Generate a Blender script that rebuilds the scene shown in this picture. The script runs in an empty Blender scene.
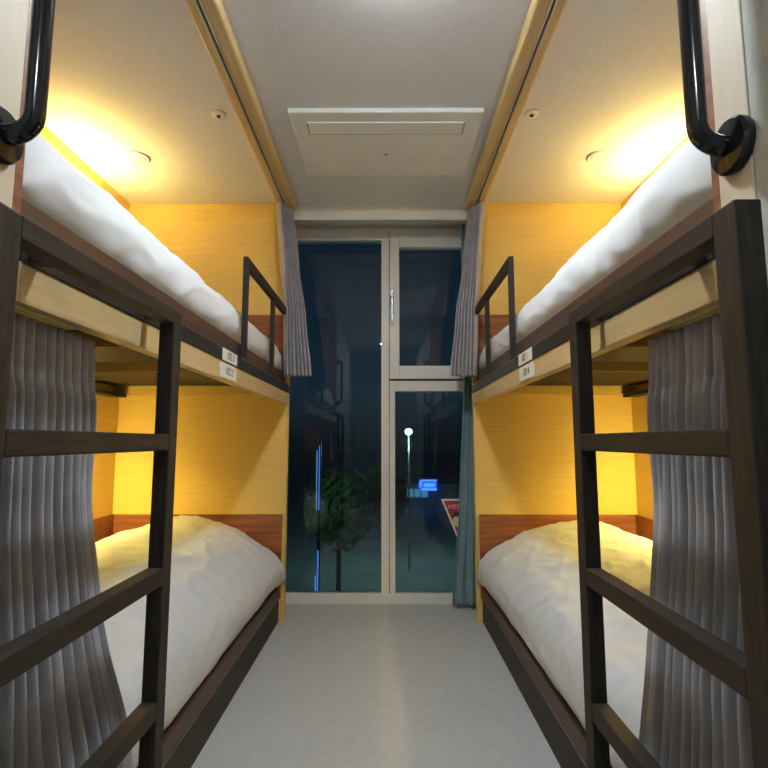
import bpy, bmesh, math, random
from mathutils import Vector, Matrix, noise
random.seed(7)
S = bpy.context.scene
C = S.collection
PI = math.pi
XC = -0.031                      # centre line of the aisle
H = 2.443                        # ceiling height

# ------------------------------------------------------------------ materials
def new_mat(name):
    m = bpy.data.materials.new(name); m.use_nodes = True
    nt = m.node_tree; b = nt.nodes['Principled BSDF']
    return m, nt, b
def coords(nt, scale=(1, 1, 1)):
    tc = nt.nodes.new('ShaderNodeTexCoord'); mp = nt.nodes.new('ShaderNodeMapping')
    mp.inputs['Scale'].default_value = scale
    nt.links.new(tc.outputs['Object'], mp.inputs['Vector']); return mp.outputs['Vector']
def mottled(name, c1, c2, scale=(1, 1, 1), nscale=8, rough=.5, bump=0.0, bscale=None, detail=6, metal=0, spec=.5, sheen=0):
    m, nt, b = new_mat(name)
    v = coords(nt, scale)
    n = nt.nodes.new('ShaderNodeTexNoise'); n.inputs['Scale'].default_value = nscale; n.inputs['Detail'].default_value = detail
    nt.links.new(v, n.inputs['Vector'])
    r = nt.nodes.new('ShaderNodeValToRGB')
    r.color_ramp.elements[0].position = .3; r.color_ramp.elements[1].position = .7
    r.color_ramp.elements[0].color = (*c1, 1); r.color_ramp.elements[1].color = (*c2, 1)
    nt.links.new(n.outputs['Fac'], r.inputs['Fac']); nt.links.new(r.outputs['Color'], b.inputs['Base Color'])
    b.inputs['Roughness'].default_value = rough; b.inputs['Metallic'].default_value = metal
    b.inputs['Specular IOR Level'].default_value = spec
    if sheen: b.inputs['Sheen Weight'].default_value = sheen
    if bump:
        n2 = n
        if bscale:
            n2 = nt.nodes.new('ShaderNodeTexNoise'); n2.inputs['Scale'].default_value = bscale; n2.inputs['Detail'].default_value = 3
            nt.links.new(v, n2.inputs['Vector'])
        bp = nt.nodes.new('ShaderNodeBump'); bp.inputs['Strength'].default_value = bump; bp.inputs['Distance'].default_value = .004
        nt.links.new(n2.outputs['Fac'], bp.inputs['Height']); nt.links.new(bp.outputs['Normal'], b.inputs['Normal'])
    return m
def emit(name, col, strength):
    m, nt, b = new_mat(name)
    b.inputs['Base Color'].default_value = (.8, .8, .8, 1)
    b.inputs['Emission Color'].default_value = (*col, 1); b.inputs['Emission Strength'].default_value = strength
    return m
M = {}
M['ply'] = mottled('light_oak_laminate', (.66, .455, .115), (.75, .535, .155), (1.6, 1.6, 60), 3, .55, .08)
M['ply_long'] = mottled('light_oak_board', (.52, .365, .165), (.61, .44, .215), (25, 1.5, 40), 3, .5, .08)
M['walnut_x'] = mottled('walnut_across', (.16, .050, .020), (.30, .105, .042), (1.2, 8, 14), 3.5, .45, .05)
M['walnut_y'] = mottled('walnut_along', (.048, .024, .016), (.090, .044, .028), (10, 1.2, 14), 3.5, .45, .05)
M['steel_brown'] = mottled('dark_brown_woodgrain_steel', (.021, .017, .0138), (.041, .033, .0265), (40, 40, 3), 4, .55, .12, spec=.18)
M['steel_brown_y'] = mottled('dark_brown_woodgrain_steel_along', (.021, .017, .0138), (.041, .033, .0265), (40, 3, 40), 4, .55, .12, spec=.18)
M['steel_black'] = mottled('black_powder_coat', (.012, .0105, .0105), (.020, .0175, .017), (30, 6, 30), 4, .45, .05)
M['gloss_black'] = mottled('glossy_black_steel', (.007, .007, .010), (.010, .010, .013), (1, 1, 1), 20, .13)
M['paint'] = mottled('white_ceiling_paint', (.70, .69, .67), (.74, .73, .71), (1, 1, 1), 40, .8, .15, 120)
M['wall'] = mottled('grey_wallpaper', (.46, .44, .385), (.51, .49, .43), (1, 1, 1), 60, .8, .3, 220)
M['cream'] = mottled('cream_panel', (.56, .48, .35), (.61, .53, .39), (20, 20, 2), 4, .6, .05)
M['floor'] = mottled('grey_vinyl', (.43, .435, .44), (.475, .48, .48), (1, 1, 1), 30, .8, .06, 200, spec=.08)
M['frame'] = mottled('window_frame_vinyl', (.70, .68, .62), (.74, .72, .66), (1, 1, 1), 10, .4)
M['plastic'] = mottled('white_plastic', (.80, .79, .75), (.84, .83, .79), (1, 1, 1), 10, .4)
M['groove'] = mottled('dark_groove', (.05, .05, .05), (.07, .07, .07), (1, 1, 1), 10, .7)
M['dark_and_shade'] = mottled('dark_brown_and_shade', (.014, .009, .006), (.024, .016, .011), (2, 20, 20), 4, .8)  # shade under the upper bed put into the colour; nozzle and trunk plain dark
M['chrome'] = mottled('satin_grey_metal', (.26, .26, .27), (.32, .32, .33), (1, 1, 1), 20, .3, metal=.5)
M['alu'] = mottled('aluminium_track', (.55, .53, .5), (.7, .68, .64), (40, 1, 1), 6, .35, metal=1)
M['duvet'] = mottled('white_cotton', (.62, .63, .64), (.66, .67, .68), (1, 1, 1), 14, .85, .12, 45, sheen=.15)
M['sheet'] = mottled('white_mattress_cover', (.76, .74, .70), (.8, .78, .74), (1, 1, 1), 20, .85, .1, 300)
M['curtain'] = mottled('grey_curtain_cloth', (.27, .26, .285), (.355, .345, .375), (1, 1, 1), 18, .85, .25, 500, sheen=.25)
M['teal'] = mottled('teal_curtain_cloth', (.19, .28, .285), (.24, .34, .34), (1, 1, 1), 12, .85, .2, 400, sheen=.2)
M['plate'] = mottled('cream_number_plate', (.74, .70, .60), (.78, .74, .64), (1, 1, 1), 20, .5)
M['ink'] = mottled('dark_ink', (.03, .03, .03), (.04, .04, .04), (1, 1, 1), 10, .6)
M['red'] = mottled('red_sticker', (.42, .03, .045), (.48, .04, .055), (1, 1, 1), 10, .5)
M['white_sticker'] = mottled('white_sticker', (.8, .78, .76), (.84, .82, .8), (1, 1, 1), 10, .5)
M['yellow_sticker'] = mottled('pale_yellow_sticker', (.66, .58, .30), (.7, .62, .33), (1, 1, 1), 10, .5)
M['asphalt'] = mottled('asphalt', (.26, .32, .35), (.38, .45, .48), (1, 1, 1), .6, .7)
M['leaf'] = mottled('hedge_leaf', (.05, .19, .06), (.10, .30, .10), (1, 1, 1), 3, .6)
M['facade'] = mottled('dark_facade', (.40, .46, .5), (.46, .52, .56), (1, 1, 1), .8, .8)
M['galv'] = mottled('galvanised_pole', (.2, .21, .22), (.26, .27, .28), (1, 1, 1), 3, .6)
M['lamp_cool'] = emit('ceiling_lamp_glow', (.82, .92, 1), 305)
WARM = (1, .755, .20)
M['lamp_cool_fill'] = emit('added_fill_glow', (.82, .92, 1), 175)
M['lamp_warm'] = emit('bunk_lamp_glow', (1, .715, .23), 118)
M['lamp_warm_low'] = emit('lower_bunk_lamp_glow', WARM, 275)
M['led_blue'] = emit('blue_led', (.03, .16, 1), 1.1)
M['led_pale'] = emit('pale_blue_led', (.2, .45, 1), .8)
M['sign_blue'] = emit('blue_sign_face', (.004, .045, .85), 1.0)
M['sign_light'] = emit('blue_sign_letters', (.09, .32, 1), 1.5)
M['shop_glow'] = emit('shopfront_glow', (.08, .30, .42), .6)
M['street_glow'] = emit('street_lamp_glow', (.45, 1, .85), 9)
# window glass: clear with a fresnel reflection
m, nt, b = new_mat('window_glass')
nt.nodes.remove(b)
out = nt.nodes['Material Output']
mx = nt.nodes.new('ShaderNodeMixShader'); tr = nt.nodes.new('ShaderNodeBsdfTransparent'); gl = nt.nodes.new('ShaderNodeBsdfGlossy'); fr = nt.nodes.new('ShaderNodeFresnel')
fr.inputs['IOR'].default_value = 1.5; gl.inputs['Roughness'].default_value = 0.0
tr.inputs['Color'].default_value = (.82, .88, .88, 1)
nt.links.new(fr.outputs[0], mx.inputs[0]); nt.links.new(tr.outputs[0], mx.inputs[1]); nt.links.new(gl.outputs[0], mx.inputs[2]); nt.links.new(mx.outputs[0], out.inputs['Surface'])
M['glass'] = m

# ------------------------------------------------------------------ helpers
def world_loc(o):
    v = Vector((0, 0, 0))
    while o: v += o.location; o = o.parent
    return v
def link(name, bm, mat, parent=None, smooth=False, bevel=0, seg=2):
    if bevel: bmesh.ops.bevel(bm, geom=bm.edges[:], offset=bevel, segments=seg, affect='EDGES', profile=.6, clamp_overlap=True)
    if parent is not None: bmesh.ops.translate(bm, verts=bm.verts[:], vec=-world_loc(parent))
    bmesh.ops.recalc_face_normals(bm, faces=bm.faces[:])
    me = bpy.data.meshes.new(name); bm.to_mesh(me); bm.free()
    mats = mat if isinstance(mat, (list, tuple)) else [mat]
    for x in mats: me.materials.append(M[x])
    if smooth:
        for p in me.polygons: p.use_smooth = True
    o = bpy.data.objects.new(name, me); C.objects.link(o)
    if parent is not None: o.parent = parent
    return o
def add_box(bm, x0, x1, y0, y1, z0, z1, bevel=0, seg=2):
    r = bmesh.ops.create_cube(bm, size=1)
    vs = r['verts']
    for v in vs:
        v.co.x = (x0 + x1) / 2 + v.co.x * (x1 - x0); v.co.y = (y0 + y1) / 2 + v.co.y * (y1 - y0); v.co.z = (z0 + z1) / 2 + v.co.z * (z1 - z0)
    if bevel:
        es = list({e for v in vs for e in v.link_edges})
        bmesh.ops.bevel(bm, geom=es, offset=bevel, segments=seg, affect='EDGES', profile=.6, clamp_overlap=True)
def box(name, x0, x1, y0, y1, z0, z1, mat, parent=None, bevel=0, seg=2):
    if x0 > x1: x0, x1 = x1, x0
    bm = bmesh.new(); add_box(bm, x0, x1, y0, y1, z0, z1, bevel, seg)
    return link(name, bm, mat, parent)
def add_tube(bm, pts, r, n=16, cap=True):
    pts = [Vector(p) for p in pts]; rings = []
    up = None
    for i, p in enumerate(pts):
        t = (pts[min(i + 1, len(pts) - 1)] - pts[max(i - 1, 0)]).normalized()
        if up is None: up = t.orthogonal().normalized()
        up = (up - t * up.dot(t)).normalized(); bi = t.cross(up)
        rr = r[i] if isinstance(r, (list, tuple)) else r
        rings.append([bm.verts.new(p + rr * (math.cos(2 * PI * k / n) * up + math.sin(2 * PI * k / n) * bi)) for k in range(n)])
    for a, b in zip(rings, rings[1:]):
        for k in range(n): bm.faces.new((a[k], a[(k + 1) % n], b[(k + 1) % n], b[k]))
    if cap: bm.faces.new(rings[0][::-1]); bm.faces.new(rings[-1])
def add_lathe(bm, prof, origin, axis='Z', n=32):
    o = Vector(origin); rings = []
    for r, h in prof:
        ring = []
        for k in range(n):
            a = 2 * PI * k / n; c, s = r * math.cos(a), r * math.sin(a)
            d = {'Z': Vector((c, s, h)), 'X': Vector((h, c, s)), 'Y': Vector((c, h, s))}[axis]
            ring.append(bm.verts.new(o + d))
        rings.append(ring)
    for a, b in zip(rings, rings[1:]):
        for k in range(n): bm.faces.new((a[k], a[(k + 1) % n], b[(k + 1) % n], b[k]))
    bm.faces.new(rings[0][::-1]); bm.faces.new(rings[-1])
def tag(o, label, cat, group=None, kind=None):
    o['label'] = label; o['category'] = cat
    if group: o['group'] = group
    if kind: o['kind'] = kind
    return o
def thing(name, loc, label, cat, group=None):
    o = bpy.data.objects.new(name, None); C.objects.link(o); o.location = loc; o.empty_display_size = .1
    return tag(o, label, cat, group)
def struct(o, label=None, cat=None):
    o['kind'] = 'structure'
    if label: o['label'] = label
    if cat: o['category'] = cat
    return o
def text_part(name, body, mat, parent, size, mtx, depth=.0006):
    cu = bpy.data.curves.new(name, 'FONT'); cu.body = body; cu.size = size; cu.align_x = 'CENTER'; cu.align_y = 'CENTER'; cu.extrude = depth
    to = bpy.data.objects.new(name + '_src', cu); C.objects.link(to)
    bpy.context.view_layer.update()
    dg = bpy.context.evaluated_depsgraph_get()
    me = bpy.data.meshes.new_from_object(to.evaluated_get(dg)); bpy.data.objects.remove(to)
    me.transform(mtx); me.transform(Matrix.Translation(-world_loc(parent)))
    me.materials.clear(); me.materials.append(M[mat])
    o = bpy.data.objects.new(name, me); C.objects.link(o); o.parent = parent
    return o
def smoothstep(a, b, x):
    t = max(0, min(1, (x - a) / (b - a))); return t * t * (3 - 2 * t)
def lerp(a, b, t): return a + (b - a) * t
def curve(pts, x):                         # smooth interpolation through (x, y) points
    if x <= pts[0][0]: return pts[0][1]
    for (x0, y0), (x1, y1) in zip(pts, pts[1:]):
        if x <= x1: return lerp(y0, y1, smoothstep(0, 1, (x - x0) / (x1 - x0)) * .5 + .5 * (x - x0) / (x1 - x0))
    return pts[-1][1]

XBL, XBR = -1.585, 1.452                   # side walls behind the bunks
YE = 3.0                                   # end boards of the bunks
YW = 3.31                                  # window plane
YB = -2.6                                 # wall behind the camera
YN = .75                                   # near end of the bunks

# ------------------------------------------------------------------ setting
struct(box('floor', XBL - .1, XBR + .1, YB - .1, YW + .12, -.08, 0, 'floor'), 'pale grey vinyl floor of the aisle', 'floor')
struct(box('ceiling', XBL - .1, XBR + .1, YB - .1, YW + .12, H, H + .08, 'paint'), 'white painted ceiling over aisle and bunks', 'ceiling')
def side_wall(name, s, xb):
    bm = bmesh.new()
    xf = XC + s * .541
    xs = sorted((xb, xb + s * .1)); add_box(bm, xs[0], xs[1], YB - .1, YW + .12, 0, H)
    xs = sorted((xf, xb)); add_box(bm, xs[0], xs[1], YB, .676, 0, H)
    return struct(link(name, bm, 'wall'))
side_wall('wall_left', -1, XBL)['label'] = 'grey papered wall on the left'
side_wall('wall_right', 1, XBR)['label'] = 'grey papered wall on the right'
struct(box('wall_back', XBL - .1, XBR + .1, YB - .1, YB, 0, H, 'wall'), 'grey papered wall behind the viewer')
WL, WR, WT = -.72, .70, 2.413              # window opening
bm = bmesh.new()
add_box(bm, XBL - .1, WL, YW, YW + .12, 0, H); add_box(bm, WR, XBR + .1, YW, YW + .12, 0, H); add_box(bm, WL, WR, YW, YW + .12, WT, H)
struct(link('wall_front', bm, 'wall'), 'grey wall around the window')
# pelmet board in front of the window head, between the bunk ends
struct(box('trim_1', XC - .54, XC + .54, 3.04, 3.062, 2.358, H, 'paint', bevel=.002), 'white pelmet board above the window', 'trim')

# ------------------------------------------------------------------ window
win = thing('window_1', (XC, YW, 0), 'pale framed night window filling the far end of the aisle', 'window'); win['kind'] = 'structure'
bm = bmesh.new()
fy0, fy1 = YW, YW + .07
gl0, gl1 = -.66, -.030                     # left pane
mu = .058                                  # right edge of mullion at lower pane
gr1 = .62
add_box(bm, WL, gl0, fy0, fy1, 0, WT, .003); add_box(bm, gr1, WR, fy0, fy1, 0, WT, .003)
add_box(bm, gl0, gr1, fy0, fy1, 2.337, WT, .003); add_box(bm, gl0, gr1, fy0, fy1, 0, .063, .003)
add_box(bm, gl1, mu, fy0, fy1, .063, 2.337, .003)
add_box(bm, mu, gr1, fy0, fy1, 1.324, 1.392, .003)
wf = link('window_frame', bm, 'frame', win)
link_bm = bmesh.new()
add_box(link_bm, gl1 + .05, gl1 + .054, fy0 - .0012, fy0 + .002, .063, 2.40); link('frame_joint', link_bm, 'groove', wf)
# opening sash, upper right
bm = bmesh.new(); sy0, sy1 = YW - .014, YW + .05
sx0, sx1, sz0, sz1 = .024, .655, 1.402, 2.374
add_box(bm, sx0, .088, sy0, sy1, sz0, sz1, .004); add_box(bm, .588, sx1, sy0, sy1, sz0, sz1, .004)
add_box(bm, .088, .588, sy0, sy1, 2.282, sz1, .004); add_box(bm, .088, .588, sy0, sy1, sz0, 1.487, .004)
sash = link('sash', bm, 'frame', win)
box('sash_gap', sx0, sx1, YW - .004, YW + .001, sz0 - .012, sz0, 'groove', sash)
box('glass_pane', .088, .588, YW + .02, YW + .026, 1.487, 2.282, 'glass', sash)
box('glass_pane', gl0, gl1, YW + .03, YW + .036, .063, 2.337, 'glass', win)
box('glass_pane', mu, gr1, YW + .03, YW + .036, .063, 1.324, 'glass', win)
bm = bmesh.new(); add_box(bm, .028, .052, sy0 - .012, sy0, 1.87, 1.985, .004)
add_lathe(bm, [(.009, -.012), (.009, -.04)], (.04, sy0, 1.93), 'Y', 16)
add_box(bm, .032, .048, sy0 - .048, sy0 - .034, 1.76, 1.94, .005)
wh = link('window_handle', bm, 'chrome', sash); wh['label'] = 'satin grey lever handle'

# window sticker (inverted red triangle) on the lower right pane
gy = YW + .03
st = thing('warning_sticker', (.478, gy - .001, .51), 'red inverted triangle sticker with white edge on the lower window pane', 'sticker')
def tri(cx, ztop, hw, hh, y0, y1):
    bm = bmesh.new()
    f = [bm.verts.new((cx - hw, y0, ztop)), bm.verts.new((cx + hw, y0, ztop)), bm.verts.new((cx, y0, ztop - hh))]
    g = [bm.verts.new((v.co.x, y1, v.co.z)) for v in f]
    bm.faces.new(f); bm.faces.new(g[::-1])
    for i in range(3): bm.faces.new((f[i], f[(i + 1) % 3], g[(i + 1) % 3], g[i]))
    return bm
link('border', tri(.478, .636, .128, .31, gy - .0006, gy), 'white_sticker', st)['label'] = 'white border'
link('face', tri(.478, .626, .112, .271, gy - .0012, gy - .0006), 'red', st)
mt = Matrix.Translation((.478, gy - .0016, .588)) @ Matrix.Rotation(PI / 2, 4, 'X')
text_part('lettering', '소방관 진입창', 'white_sticker', st, .031, mt, .0002)['label'] = 'white lettering'
bm = bmesh.new(); add_lathe(bm, [(.033, 0), (.033, -.0006)], (.452, gy - .0012, .497), 'Y', 24)
link('emblem_disc', bm, 'yellow_sticker', st)['label'] = 'pale yellow disc'
bm = bmesh.new(); add_box(bm, .418, .486, gy - .0026, gy - .0012, .527, .538); add_box(bm, .432, .472, gy - .0026, gy - .0012, .538, .556)
link('emblem_bar', bm, 'ink', st)['label'] = 'black bar over the disc'

# ------------------------------------------------------------------ bunk beds
def bunk(s, side, xb, tags):
    X = lambda d: XC + s * d
    root = thing('bunk_bed', (X(.55), YN, 0), 'built-in wood and dark steel two-tier bunk on the %s of the aisle' % side, 'bunk bed', 'bunk beds along the aisle')
    def bx(name, d0, d1, y0, y1, z0, z1, mat, parent=root, bevel=.002):
        return box(name, X(d0), X(d1), y0, y1, z0, z1, mat, parent, bevel)
    dw = abs(xb - XC) - .002
    bx('end_panel', .541, dw, YE, YE + .045, 0, H - .001, 'ply')
    near = bx('near_panel', .541, dw, .680, .752, 0, H - .001, 'cream', bevel=.003); near['label'] = 'cream faced near end panel'
    bx('near_lining', .543, dw, .752, .772, 0, H - .001, 'walnut_x')
    bx('side_panel', dw - .02, dw, .772, YE, 0, H - .001, 'ply')
    # upper tier
    bx('top_rail', .535, .571, .773, YE - .001, 1.28, 1.325, 'steel_black')['label'] = 'black steel rail'
    box('rail_edge', X(.5365), X(.540), .78, YE - .002, 1.3245, 1.3265, 'alu', root)
    bx('upper_side_board', .571, .592, .772, YE, 1.28, 1.402, 'walnut_y')
    bx('valance_board', .538, .562, .773, YE - .001, 1.215, 1.28, 'ply_long')
    bx('valance_batten', .562, .576, .773, YE - .03, 1.218, 1.236, 'ply_long')
    bx('platform', .592, dw - .02, .772, YE, 1.318, 1.335, 'dark_and_shade', bevel=0)
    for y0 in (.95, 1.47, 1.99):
        sl = bx('support_slat', .60, dw - .02, y0 + .004, y0 + .29, 1.272, 1.318, 'dark_and_shade')
        bx('lit_front', .60, dw - .02, y0, y0 + .004, 1.272, 1.318, 'ply', sl, 0)  # slat front kept light as its lit face, slat behind darkened as shade
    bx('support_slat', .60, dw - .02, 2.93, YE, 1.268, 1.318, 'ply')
    bx('support_ledge', dw - .10, dw - .02, .772, 2.93, 1.25, 1.27, 'dark_and_shade')
    bx('headboard', .56, dw - .02, YE - .02, YE, 1.335, 1.745, 'walnut_x')
    bx('back_board', dw - .04, dw - .02, .772, YE - .02, 1.335, 1.745, 'walnut_x')
    # lower tier
    bx('bottom_rail', .57, .605, .772, YE, 0, .128, 'steel_brown_y')
    box('rail_edge', X(.5705), X(.574), .775, YE - .002, .1275, .1295, 'alu', root)
    bx('lower_side_board', .574, .60, .772, YE, .128, .186, 'walnut_y')
    bx('lower_platform', .60, dw - .02, .772, YE, .10, .128, 'dark_and_shade', bevel=0)
    bx('headboard', .56, dw - .02, YE - .02, YE, .128, .588, 'walnut_x')
    bx('back_board', dw - .04, dw - .02, .772, YE - .02, .128, .588, 'walnut_x')
    # guard rail at the far half of the upper bed
    bm = bmesh.new(); a, b_ = sorted((X(.536), X(.557)))
    add_box(bm, a, b_, 2.05, 2.86, 1.716, 1.759, .002)
    g = link('guard_rail', bm, 'steel_brown_y', root)
    for y0 in (2.05, 2.555):
        box('post', a, b_, y0, y0 + .028, 1.325, 1.716, 'steel_brown', g, .003)
    # ladder
    lx0, lx1 = sorted((-.026 + s * .464, -.026 + s * .4985))
    bm = bmesh.new()
    add_box(bm, lx0, lx1, .620, .665, 0, 1.304, .003); add_box(bm, lx0, lx1, 1.168, 1.213, 0, 1.304, .003)
    lad = link('ladder', bm, 'steel_brown', root); lad['label'] = 'dark brown steel ladder'
    box('top_bar', lx0, lx1, .665, 1.168, 1.272, 1.304, 'steel_brown_y', lad, .002)
    for y0 in (.70, 1.178):                 # lugs that hold the ladder to the rail
        box('bracket', *sorted((-.026 + s * .4985, X(.5349))), y0 if y0 > 1 else .79, (y0 if y0 > 1 else .79) + .025, 1.283, 1.302, 'steel_brown', lad, .001)
    for zc in (.998, .706, .428, .135):
        box('rung', lx0, lx1, .665, 1.168, zc - .0185, zc + .0185, 'steel_brown_y', lad, .003)
    # number plates on rail and valance
    for (zc, d, n) in ((1.3025, .535, tags[0]), (1.248, .538, tags[1])):
        y0, y1 = (1.755, 1.925) if d < .5365 else (1.745, 1.93)
        hz = .0215 if d < .5365 else .026
        p = box('number_plate', X(d), X(d - .004), y0, y1, zc - hz, zc + hz, 'plate', root, .0018)
        p['label'] = 'cream plate lettered ' + n
        R = Matrix(((0, 0, -s, 0), (-s, 0, 0, 0), (0, 1, 0, 0), (0, 0, 0, 1)))
        if s < 0: R = Matrix(((0, 0, 1, 0), (1, 0, 0, 0), (0, 1, 0, 0), (0, 0, 0, 1)))
        text_part('lettering', n, 'ink', p, .038, Matrix.Translation((X(d - .0042), (y0 + y1) / 2, zc)) @ R, .0004)
    return root
bunk(-1, 'left', XBL, ('102 3', '102 2'))
bunk(1, 'right', XBR, ('102 1', '102 4'))

# ------------------------------------------------------------------ bedding
def mattress(s, xb, z0, z1, d0, label):
    x0, x1 = sorted((XC + s * d0, xb - s * .05))
    o = box('mattress', x0, x1, .78, YE - .03, z0, z1, 'sheet', None, .025, 4)
    for p in o.data.polygons: p.use_smooth = True
    return tag(o, label, 'mattress', 'mattresses of the four bunks')
def duvet(s, xb, d0, zhem, prof, y0, y1, label, seed, wr, mf, mt):
    """prof(v) -> list of (d, z) over the bed, from the aisle hem to the wall"""
    bm = bmesh.new(); NV, NU = 150, 110
    grid = []
    for j in range(NV + 1):
        v = j / NV; y = lerp(y0, y1, v)
        P = prof(v)
        # arc-length sampling of the profile
        L = [0]
        for a, b in zip(P, P[1:]): L.append(L[-1] + math.hypot(b[0] - a[0], b[1] - a[1]))
        row = []
        end = min(1, math.sqrt(max(0, 1 - max(0, 1 - (y1 - y) / .09) ** 2)) ) * min(1, math.sqrt(max(0, 1 - max(0, 1 - (y - y0) / .10) ** 2)))
        for i in range(NU + 1):
            u = i / NU; t = u * L[-1]
            for k in range(len(L) - 1):
                if t <= L[k + 1] + 1e-9: break
            q = (t - L[k]) / max(1e-9, L[k + 1] - L[k])
            p0 = P[max(k - 1, 0)]; p1 = P[k]; p2 = P[k + 1]; p3 = P[min(k + 2, len(P) - 1)]
            def cr(a, b, c, d): return .5 * ((2 * b) + (-a + c) * q + (2 * a - 5 * b + 4 * c - d) * q * q + (-a + 3 * b - 3 * c + d) * q ** 3)
            d = cr(p0[0], p1[0], p2[0], p3[0]); z = cr(p0[1], p1[1], p2[1], p3[1])
            n1 = noise.noise(Vector((d * 2.2 + seed, y * 1.6, seed)))
            n2 = noise.noise(Vector((d * 7 + y * 3.1, y * 5.5 - d * 2.5, seed + 3)))
            n3 = 1 - abs(noise.noise(Vector((d * 6 + y * 6, y * 4 - d * 7, seed + 9)))) * 2
            w = smoothstep(0, .12, u) * smoothstep(1, .9, u)
            zz = zhem + (z - zhem) * (.25 + .75 * end)
            zz += (wr * 1.2 * n1 + wr * .8 * n2 + wr * .55 * max(0, n3) ** 3) * (.25 + .75 * w)
            n4 = 1 - abs(noise.noise(Vector((d * 9 - y * 4, y * 9 + d * 5, seed + 21)))) * 2.4
            zz += wr * .35 * max(0, n4) ** 2 * w
            hem = smoothstep(.10, 0, u)
            zz += hem * .008 * noise.noise(Vector((y * 7, seed, 2.2)))
            dd = d + hem * .006 * noise.noise(Vector((y * 9, seed + 5, .3))) + .006 * n2 * (1 - w) - (.006 * max(0, 1 - abs(noise.noise(Vector((z * 5 + y * 2.5, y * 6 - z * 9, seed + 33)))) * 2.6) ** 2 + .006 * noise.noise(Vector((z * 4, y * 3.5, seed + 40)))) * smoothstep(0, .05, u) * smoothstep(.32, .14, u)
            yy = y
            row.append(bm.verts.new((XC + s * dd, yy, zz)))
        grid.append(row)
    for a, b in zip(grid, grid[1:]):
        for i in range(NU): bm.faces.new((a[i], a[i + 1], b[i + 1], b[i]))
    # underside lies on the mattress, so that the duvet is a solid puff around it
    low = []
    for row in grid:
        lr = []
        for v in row:
            d = (v.co.x - XC) * s
            if v.co.z > mt + .012 or d > mf + .04: q = (XC + s * max(d, mf), v.co.y, min(mt + .004, v.co.z - .002))
            else: q = (XC + s * max(d + .002, mf - .003), v.co.y, v.co.z)
            lr.append(bm.verts.new(q))
        low.append(lr)
    for a, b in zip(low, low[1:]):
        for i in range(NU): bm.faces.new((a[i], b[i], b[i + 1], a[i + 1]))
    for i in range(NU):
        bm.faces.new((grid[0][i], low[0][i], low[0][i + 1], grid[0][i + 1])); bm.faces.new((grid[-1][i], grid[-1][i + 1], low[-1][i + 1], low[-1][i]))
    for j in range(NV):
        bm.faces.new((grid[j][0], grid[j + 1][0], low[j + 1][0], low[j][0])); bm.faces.new((grid[j][-1], low[j][-1], low[j + 1][-1], grid[j + 1][-1]))
    o = link('duvet', bm, 'duvet', None, True)
    return tag(o, label, 'duvet', 'white duvets on the bunks')
def prof_low(s, xb):
    dw = abs(xb - XC) - .05
    def f(v):
        k = lerp(.86, 1.0, smoothstep(.1, .85, v)) * (1 if s < 0 else .95)
        top = lambda z: .19 + (z - .19) * k
        g = .034 * smoothstep(.55, .95, v)
        return [(.592, .192), (.576 - .3 * g, .225), (.572 - g, .285), (.583 - g, .345), (.625 - .6 * g, .405), (.70, top(.475)), (.85, top(.545)), (1.02, top(.583)), (1.18, top(.58)), (1.32, top(.522)), (dw - .06, top(.44)), (dw, .36)]
    return f
def prof_up(s, xb):
    dw = abs(xb - XC) - .05
    def f(v):
        k = 1 + .10 * math.sin(v * 5.0 + 1) * .5
        top = lambda z: 1.39 + (z - 1.39) * k
        return [(.594, 1.410), (.580, 1.435), (.575, 1.475), (.586, 1.522), (.625, top(1.570)), (.70, top(1.596)), (.85, top(1.605)), (1.1, top(1.60)), (1.3, top(1.57)), (dw - .05, 1.52), (dw, 1.43)]
    return f
SD = {-1: 'left', 1: 'right'}
for s, xb in ((-1, XBL), (1, XBR)):
    mattress(s, xb, 1.336, 1.432, .597, 'cream edged mattress on the upper tier of the %s bunk' % SD[s])
    mattress(s, xb, .129, .30, .606, 'white mattress on the lower tier of the %s bunk' % SD[s])
    duvet(s, xb, .59, 1.405, prof_up(s, xb), .80, YE - .035, 'white duvet spread on the upper %s bunk' % SD[s], 11 + s * 4, .009, .597, 1.432)
    duvet(s, xb, .59, .19, prof_low(s, xb), .80, YE - .024, 'humped white duvet on the lower %s bunk' % SD[s], 31 + s * 5, .012, .606, .30)

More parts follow.
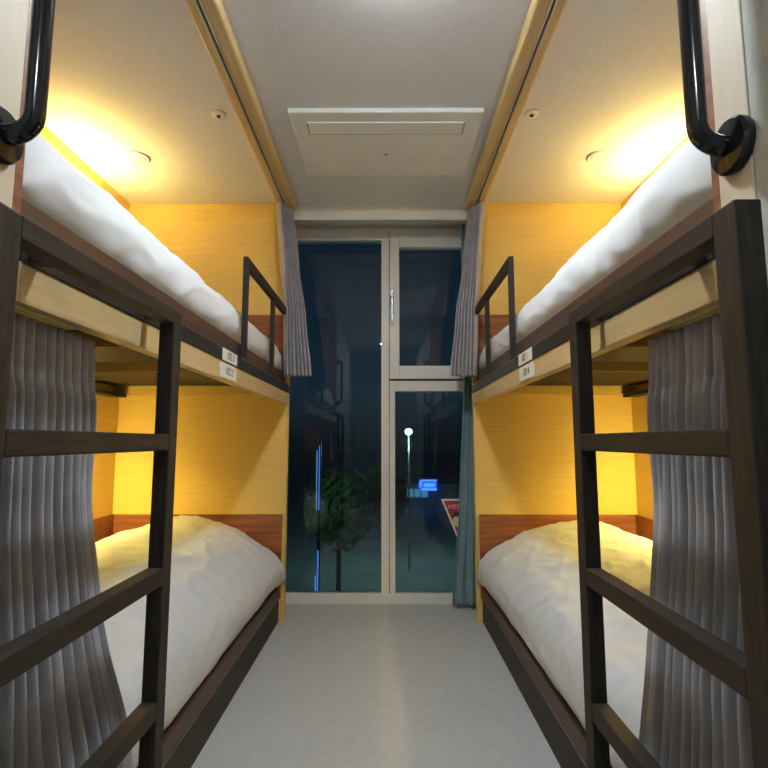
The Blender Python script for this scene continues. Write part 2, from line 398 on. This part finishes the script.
# ------------------------------------------------------------------ curtains
def curtain(name, base, z0f, z1, ampf, nf, mat, label, cat, seed, group=None, NU=240, NZ=90, thick=.0025, parent=None, out=1, flat=False):
    """base(t,u) -> (x,y); t = 0 at the top, 1 at the hem"""
    bm = bmesh.new(); grid = []
    ph = [random.uniform(-.35, .35) for _ in range(40)]
    for j in range(NZ + 1):
        t = j / NZ; row = []
        for i in range(NU + 1):
            u = i / NU
            x, y = base(t, u); x2, y2 = base(t, min(1, u + .01)); x1, y1 = base(t, max(0, u - .01))
            tx, ty = x2 - x1, y2 - y1; l = math.hypot(tx, ty) or 1; nx, ny = -ty / l, tx / l
            uu = u + .022 * noise.noise(Vector((u * 5, t * 1.1, seed))) + .007 * noise.noise(Vector((u * 13, t * 2.5, seed + 2)))
            a = 2 * PI * nf * uu
            w = 2 * abs(math.sin(a * .5)) ** .75 - 1
            am = ampf(t, u) * (1 + .45 * noise.noise(Vector((u * 9, t * 1.4, seed + 7))))
            w2 = .45 * noise.noise(Vector((math.floor(uu * nf) * 1.7 + .5, t * .8, seed + 11)))
            # fold the pleats over sideways a little
            sx = .30 * math.sin(2 * a) * l * 0
            if flat: am *= lerp(1, .18, smoothstep(.80, .90, u) * smoothstep(.15, .3, t))
            off = am * (w + w2) * out
            z = lerp(z1, z0f(u), t)
            row.append(bm.verts.new((x + nx * off, y + ny * off, z)))
        grid.append(row)
    for a, b in zip(grid, grid[1:]):
        for i in range(NU): bm.faces.new((a[i], a[i + 1], b[i + 1], b[i]))
    o = link(name, bm, mat, parent, True)
    md = o.modifiers.new('cloth_thickness', 'SOLIDIFY'); md.thickness = thick; md.offset = 0
    if label: tag(o, label, cat, group)
    return o
def mir(s, x): return XC + s * (x)
for s in (-1, 1):
    # lower tier curtain, gathered at the near end behind the ladder
    def base(t, u, s=s):
        d = curve([(0, .592), (.3, .578), (.55, .552), (1, .537)], t)
        ya = curve([(0, .79), (1, .785)], t)
        yb = curve([(0, 1.075), (.25, 1.075), (.5, 1.10), (.8, 1.235), (1, 1.30)], t) if s < 0 else curve([(0, 1.075), (.25, 1.07), (.5, 1.07), (.8, 1.13), (1, 1.18)], t)
        return mir(s, d), lerp(ya, yb, u)
    def amp(t, u): return curve([(0, .005), (.085, .006), (.12, .0115), (.4, .011), (.75, .0115), (1, .012)], t)
    curtain('bunk_curtain', base, lambda u: .10, 1.214, amp, 10.5, 'curtain', 'grey pleated curtain drawn to the near end of the %s lower bunk' % SD[s], 'curtain', 3 + s, 'grey bunk curtains', out=s, flat=True)
    # upper tier curtain, gathered at the far end and flaring over the guard rail
    def base(t, u, s=s):
        d0 = curve([(0, .598), (.35, .572), (.66, .552), (1, .546)], t); y0 = lerp(2.86, 2.895, t)
        d1 = curve([(0, .530), (.35, .486), (.66, .437), (1, .396)], t); y1 = lerp(2.965, 2.945, t)
        return mir(s, lerp(d0, d1, u)), lerp(y0, y1, u)
    def amp(t, u): return curve([(0, .014), (.1, .018), (.6, .020), (1, .022)], t)
    curtain('bunk_curtain', base, lambda u: lerp(1.365, 1.375, u), 2.385, amp, 7, 'curtain', 'grey pleated curtain gathered at the window end of the %s upper bunk' % SD[s], 'curtain', 13 + s, 'grey bunk curtains', out=s)
# teal window curtain
def base(t, u):
    xa = curve([(0, .478), (.45, .478), (.75, .440), (1, .388)], t)
    return lerp(xa, .60, u), 3.19 + .02 * math.sin(u * 3)
curtain('window_curtain', base, lambda u: .03 - .012 * u, 2.40, lambda t, u: .018, 3.4, 'teal', 'teal curtain hanging between the window and the right bunk end', 'curtain', 5)
# curtain rails on the ceiling
for s in (-1, 1):
    root = thing('curtain_rail', (mir(s, .56), 1.0, H - .055), 'light wood ceiling curtain rail above the %s bunk front' % SD[s], 'curtain rail', 'ceiling curtain rails')
    a, b_ = sorted((mir(s, .508), mir(s, .612)))
    bm = bmesh.new(); add_box(bm, a, b_, .773, 2.999, H - .053, H - .0005, .012, 4); link('fascia', bm, 'ply_long', root)
    bm = bmesh.new()
    for q in (.558, .572):
        x = mir(s, q); add_box(bm, x - .003, x + .003, .774, 2.998, H - .058, H - .053, .001)
    link('track', bm, 'alu', root)
    bm = bmesh.new(); x = mir(s, .565); add_box(bm, x - .0035, x + .0035, .774, 2.998, H - .0545, H - .0525); link('slot', bm, 'groove', root)

# ------------------------------------------------------------------ grab handles
for s in (-1, 1):
    xf = XC + s * .541
    yc, zb, zt = .708, 1.427, 1.93
    if s < 0: zb = 1.447
    root = thing('grab_handle', (xf, yc, zb), 'black tubular grab handle on the cream panel of the %s bunk' % SD[s], 'handle', 'black grab handles')
    off = .055; R = .034
    xt = xf - s * off
    pts = [(xf - s * .002, yc, zb)]
    for k in range(9):
        a = k / 8 * PI / 2
        pts.append((xt + s * R - s * R * math.sin(a), yc, zb + R - R * math.cos(a)))
    for k in range(9):
        a = k / 8 * PI / 2
        pts.append((xt + s * R - s * R * math.cos(a), yc, zt - R + R * math.sin(a)))
    pts.append((xf - s * .002, yc, zt))
    bm = bmesh.new(); add_tube(bm, pts, .0145, 20); link('tube', bm, 'gloss_black', root, True)
    for z in (zb, zt):
        bm = bmesh.new(); add_lathe(bm, [(.040, -s * .0), (.041, -s * .004), (.041, -s * .010), (.037, -s * .015), (.018, -s * .0185)], (xf, yc, z), 'X', 40)
        link('flange', bm, 'gloss_black', root)

# ------------------------------------------------------------------ ceiling fixtures
ac = thing('air_conditioner', (0, 2.36, H), 'white one-way ceiling cassette air conditioner above the aisle', 'air conditioner')
box('panel', -.427, .427, 2.09, 2.628, H - .023, H - .0005, 'plastic', ac, .007, 3)
lv = box('louver', -.35, .35, 2.158, 2.246, H - .027, H - .0225, 'plastic', ac, .003)
bm = bmesh.new(); add_box(bm, -.354, .354, 2.246, 2.252, H - .0238, H - .0225); add_box(bm, -.355, -.351, 2.165, 2.25, H - .0238, H - .0225); add_box(bm, .351, .355, 2.165, 2.25, H - .0238, H - .0225)
link('louver_gap', bm, 'groove', ac)
box('intake_cover', -.36, .36, 2.45, 2.60, H - .0245, H - .0225, 'plastic', ac, .001)
bm = bmesh.new(); add_lathe(bm, [(.006, -.0255), (.006, -.0225)], (0, 2.42, H), 'Z', 16); link('sensor', bm, 'groove', ac)
for s, cx in ((-1, -1.265), (1, 1.082)):
    dl = thing('downlight', (cx, 2.48, H), 'round unlit recessed downlight in the %s bunk ceiling' % SD[s], 'downlight', 'round ceiling downlights')
    bm = bmesh.new(); add_lathe(bm, [(.058, -.0005), (.058, -.004), (.052, -.008), (.044, -.009), (.042, -.005), (.041, -.0005)], (cx, 2.48, H), 'Z', 40); link('trim_ring', bm, 'plastic', dl, True)
    bm = bmesh.new(); add_lathe(bm, [(.041, -.001), (.041, -.005), (.03, -.0065), (.001, -.007)], (cx, 2.48, H), 'Z', 40); link('lens', bm, 'plastic', dl, True)
for s, cx in ((-1, -.742), (1, .645)):
    sp = thing('sprinkler_head', (cx, 2.135, H), 'small ceiling sprinkler beside the %s curtain rail' % SD[s], 'sprinkler', 'ceiling sprinklers')
    bm = bmesh.new(); add_lathe(bm, [(.032, -.0005), (.032, -.004), (.024, -.008), (.012, -.009)], (cx, 2.135, H), 'Z', 28); link('escutcheon', bm, 'plastic', sp, True)
    bm = bmesh.new(); add_lathe(bm, [(.009, -.008), (.009, -.011), (.005, -.012), (.007, -.0135), (.007, -.0145)], (cx, 2.135, H), 'Z', 16); link('nozzle', bm, 'dark_and_shade', sp)
# aisle lamp, just above the top edge of the photograph
LX, LY = .045, 1.27
for LX, LY, where, glow in ((LX, LY, 'small round cool white ceiling light over the aisle between the bunks', 'lamp_cool'), (.0, -.75, 'added cool white fill light on the ceiling behind the viewer', 'lamp_cool_fill')):  # the second is an added fill light that brightens the lower curtains
  cl = thing('ceiling_light', (LX, LY, H), where, 'ceiling light')
  bm = bmesh.new(); add_lathe(bm, [(.092, -.0005), (.092, -.014), (.088, -.018)], (LX, LY, H), 'Z', 40); link('base', bm, 'plastic', cl)
  bm = bmesh.new(); add_lathe(bm, [(.085, -.018), (.084, -.026), (.07, -.034), (.04, -.038), (.002, -.039)], (LX, LY, H), 'Z', 40); link('diffuser', bm, glow, cl, True)
# reading lamps on the inner side of each bunk
for s, xb in ((-1, XBL), (1, XBR)):
    for tier, zc, mt in (('upper', 2.205, 'lamp_warm'), ('lower', 1.06, 'lamp_warm_low')):
        x = xb - s * .022; yc = 2.42 if tier == 'upper' else 2.33
        wl = thing('wall_lamp', (x, yc, zc), 'warm wall lamp glowing on the side panel of the %s %s bunk' % (tier, SD[s]), 'wall lamp', 'bunk wall lamps')
        box('backplate', x, x - s * .012, yc - .19, yc + .19, zc - .05, zc + .05, 'plastic', wl, .003)
        k = 1 if tier == 'upper' else -1           # the upper lamps throw their light up, the lower ones down
        z0, z1 = sorted((zc + k * .002, zc + k * .04))
        box('diffuser', x - s * .012, x - s * .07, yc - .16, yc + .16, z0, z1, mt, wl, .006, 3)
        z0, z1 = sorted((zc - k * .012, zc))
        hood = box('hood', x - s * .012, x - s * .085, yc - .18, yc + .18, z0, z1, 'plastic', wl, .002)
        z0, z1 = (zc, zc + .028) if tier == 'upper' else (zc - .060, zc)
        box('lip', x - s * .080, x - s * .085, yc - .18, yc + .18, z0, z1, 'plastic', hood, .001)

# ------------------------------------------------------------------ outside, at night
ZG = -4.3
tag(box('street_ground', -160, 160, 3.6, 280, ZG - .2, ZG, 'asphalt'), 'dark asphalt ground outside below the window', 'ground', kind='structure')
def street_lamp(x, y, zt, label, power):
    r = thing('street_lamp', (x, y, ZG), label, 'street lamp')
    bm = bmesh.new(); add_tube(bm, [(x, y, ZG), (x, y, zt)], [.05, .03], 12); link('pole', bm, 'galv', r)
    bm = bmesh.new(); add_lathe(bm, [(.05, -.02), (.14, .05), (.155, .13), (.12, .21), (.03, .25)], (x, y, zt), 'Z', 24); link('lantern', bm, 'street_glow', r, True)
    li = bpy.data.lights.new('street_lamp_light', 'POINT'); li.energy = power; li.color = (.55, 1, .85); li.shadow_soft_size = .3
    lo = bpy.data.objects.new('street_lamp_light', li); lo.location = (0, 0, zt - ZG - .4); C.objects.link(lo); lo.parent = r
street_lamp(.96, 22, 1.30, 'pale green glowing street lamp seen through the lower right pane', 230)
street_lamp(-4.6, 9, 1.6, 'added pale green fill lamp out of view left of the window', 130)  # unseen lamp added to light the near side of the trees
sh = thing('shop_building', (2.5, 44, ZG), 'low dark shop building with lit front beyond the street lamp', 'building')
box('walls', .35, 13, 42, 50, ZG, -2.55, 'facade', sh)
box('roof', .30, 13.3, 41.7, 50.3, -2.55, -2.4, 'facade', sh)
for i, x in enumerate((.6, 1.15, 1.7, 2.3, 2.85)): box('shop_window', x, x + (.42 if i % 2 else .48), 41.93, 42, -3.42, -2.8, 'shop_glow', sh)
sg = thing('shop_sign', (3.35, 41.6, -2.4), 'glowing blue sign on the shop across the street', 'sign')
box('sign_face', 2.62, 4.06, 41.5, 41.65, -2.90, -1.98, 'sign_blue', sg, .03)
bm = bmesh.new()
add_box(bm, 2.8, 4.0, 41.44, 41.5, -2.12, -2.03); add_box(bm, 3.0, 3.9, 41.44, 41.5, -2.56, -2.30); add_box(bm, 2.8, 4.0, 41.44, 41.5, -2.84, -2.70); add_box(bm, 2.66, 2.80, 41.44, 41.5, -2.6, -2.15)
link('sign_marks', bm, 'sign_light', sg)['label'] = 'pale blue lines'
for dx in (-.5, .5): box('bracket', 3.35 + dx - .04, 3.35 + dx + .04, 41.65, 42, -2.5, -2.4, 'facade', sg)
lp = thing('light_post', (-1.53, 12, ZG), 'thin post with blue light strips seen through the left pane', 'light post')
box('post', -1.57, -1.50, 12.0, 12.06, ZG, 1.0, 'steel_black', lp)
box('light_strip', -1.545, -1.527, 11.985, 12.0, -.55, .90, 'led_blue', lp)
box('light_strip', -1.555, -1.528, 11.985, 12.0, -2.7, -1.45, 'led_blue', lp)
box('light_strip', -1.600, -1.588, 11.985, 12.0, -.55, .80, 'led_pale', lp)
box('light_strip', -1.598, -1.582, 11.985, 12.0, -2.7, -2.0, 'led_pale', lp)
for z in (-.4, .6, -2.2): box('strip_clip', -1.60, -1.50, 12.0, 12.02, z - .03, z + .03, 'steel_black', lp)
# hedge bushes outside
for (bx_, by, r, lab) in ((-1.25, 14, .95, 'dim green tree outside, beside the blue light post'), (-.1, 17, .9, 'dim green tree outside, behind the window mullion')):
    root = thing('tree', (bx_, by, ZG), lab, 'tree', None)
    bm = bmesh.new()
    for k in range(1500):
        v = Vector((random.gauss(0, 1), random.gauss(0, 1), random.gauss(0, 1))).normalized() * r * random.uniform(.75, 1.0)
        v *= 1 + .25 * noise.noise(v * 1.8 + Vector((bx_, 0, 0)))
        p = Vector((bx_, by, ZG + 3.55)) + Vector((v.x, v.y, v.z * 1.1))
        n = v.normalized() + Vector((random.uniform(-.6, .6), random.uniform(-.6, .6), random.uniform(-.6, .6))); n.normalize()
        a = n.orthogonal().normalized(); b2 = n.cross(a); L = random.uniform(.10, .18); W = L * .45
        q = [p - a * L, p + b2 * W, p + a * L, p - b2 * W]
        bm.faces.new([bm.verts.new(x) for x in q])
    link('foliage', bm, 'leaf', root)
    bm = bmesh.new(); add_tube(bm, [(bx_, by, ZG), (bx_, by, ZG + 3.3)], [.08, .05], 8); link('trunk', bm, 'dark_and_shade', root)

# ------------------------------------------------------------------ world, camera, view
w = bpy.data.worlds.new('night_sky'); S.world = w; w.use_nodes = True
nt = w.node_tree; bg = nt.nodes['Background']
tc = nt.nodes.new('ShaderNodeTexCoord'); sx = nt.nodes.new('ShaderNodeSeparateXYZ'); rp = nt.nodes.new('ShaderNodeValToRGB')
nt.links.new(tc.outputs['Generated'], sx.inputs[0]); nt.links.new(sx.outputs['Z'], rp.inputs['Fac']); nt.links.new(rp.outputs['Color'], bg.inputs['Color'])
rp.color_ramp.elements[0].color = (.0035, .009, .014, 1)
el = rp.color_ramp.elements.new(.09); el.color = (.011, .029, .048, 1)
e = rp.color_ramp.elements[-1]; e.color = (.003, .008, .018, 1); e.position = .6
bg.inputs['Strength'].default_value = .8
cam = bpy.data.cameras.new('camera'); co = bpy.data.objects.new('camera', cam); C.objects.link(co)
F = 515.0
cam.sensor_width = 36; cam.lens = F / 768 * 36; cam.clip_start = .02; cam.clip_end = 300
co.location = (0, 0, 1.0); co.rotation_euler = (PI / 2 + math.atan(57.5 / F), 0, math.atan(2 / F))
S.camera = co
S.view_settings.view_transform = 'Standard'; S.view_settings.look = 'None'; S.view_settings.gamma = 1; S.view_settings.use_curve_mapping = False
S.view_settings.exposure = 0.08
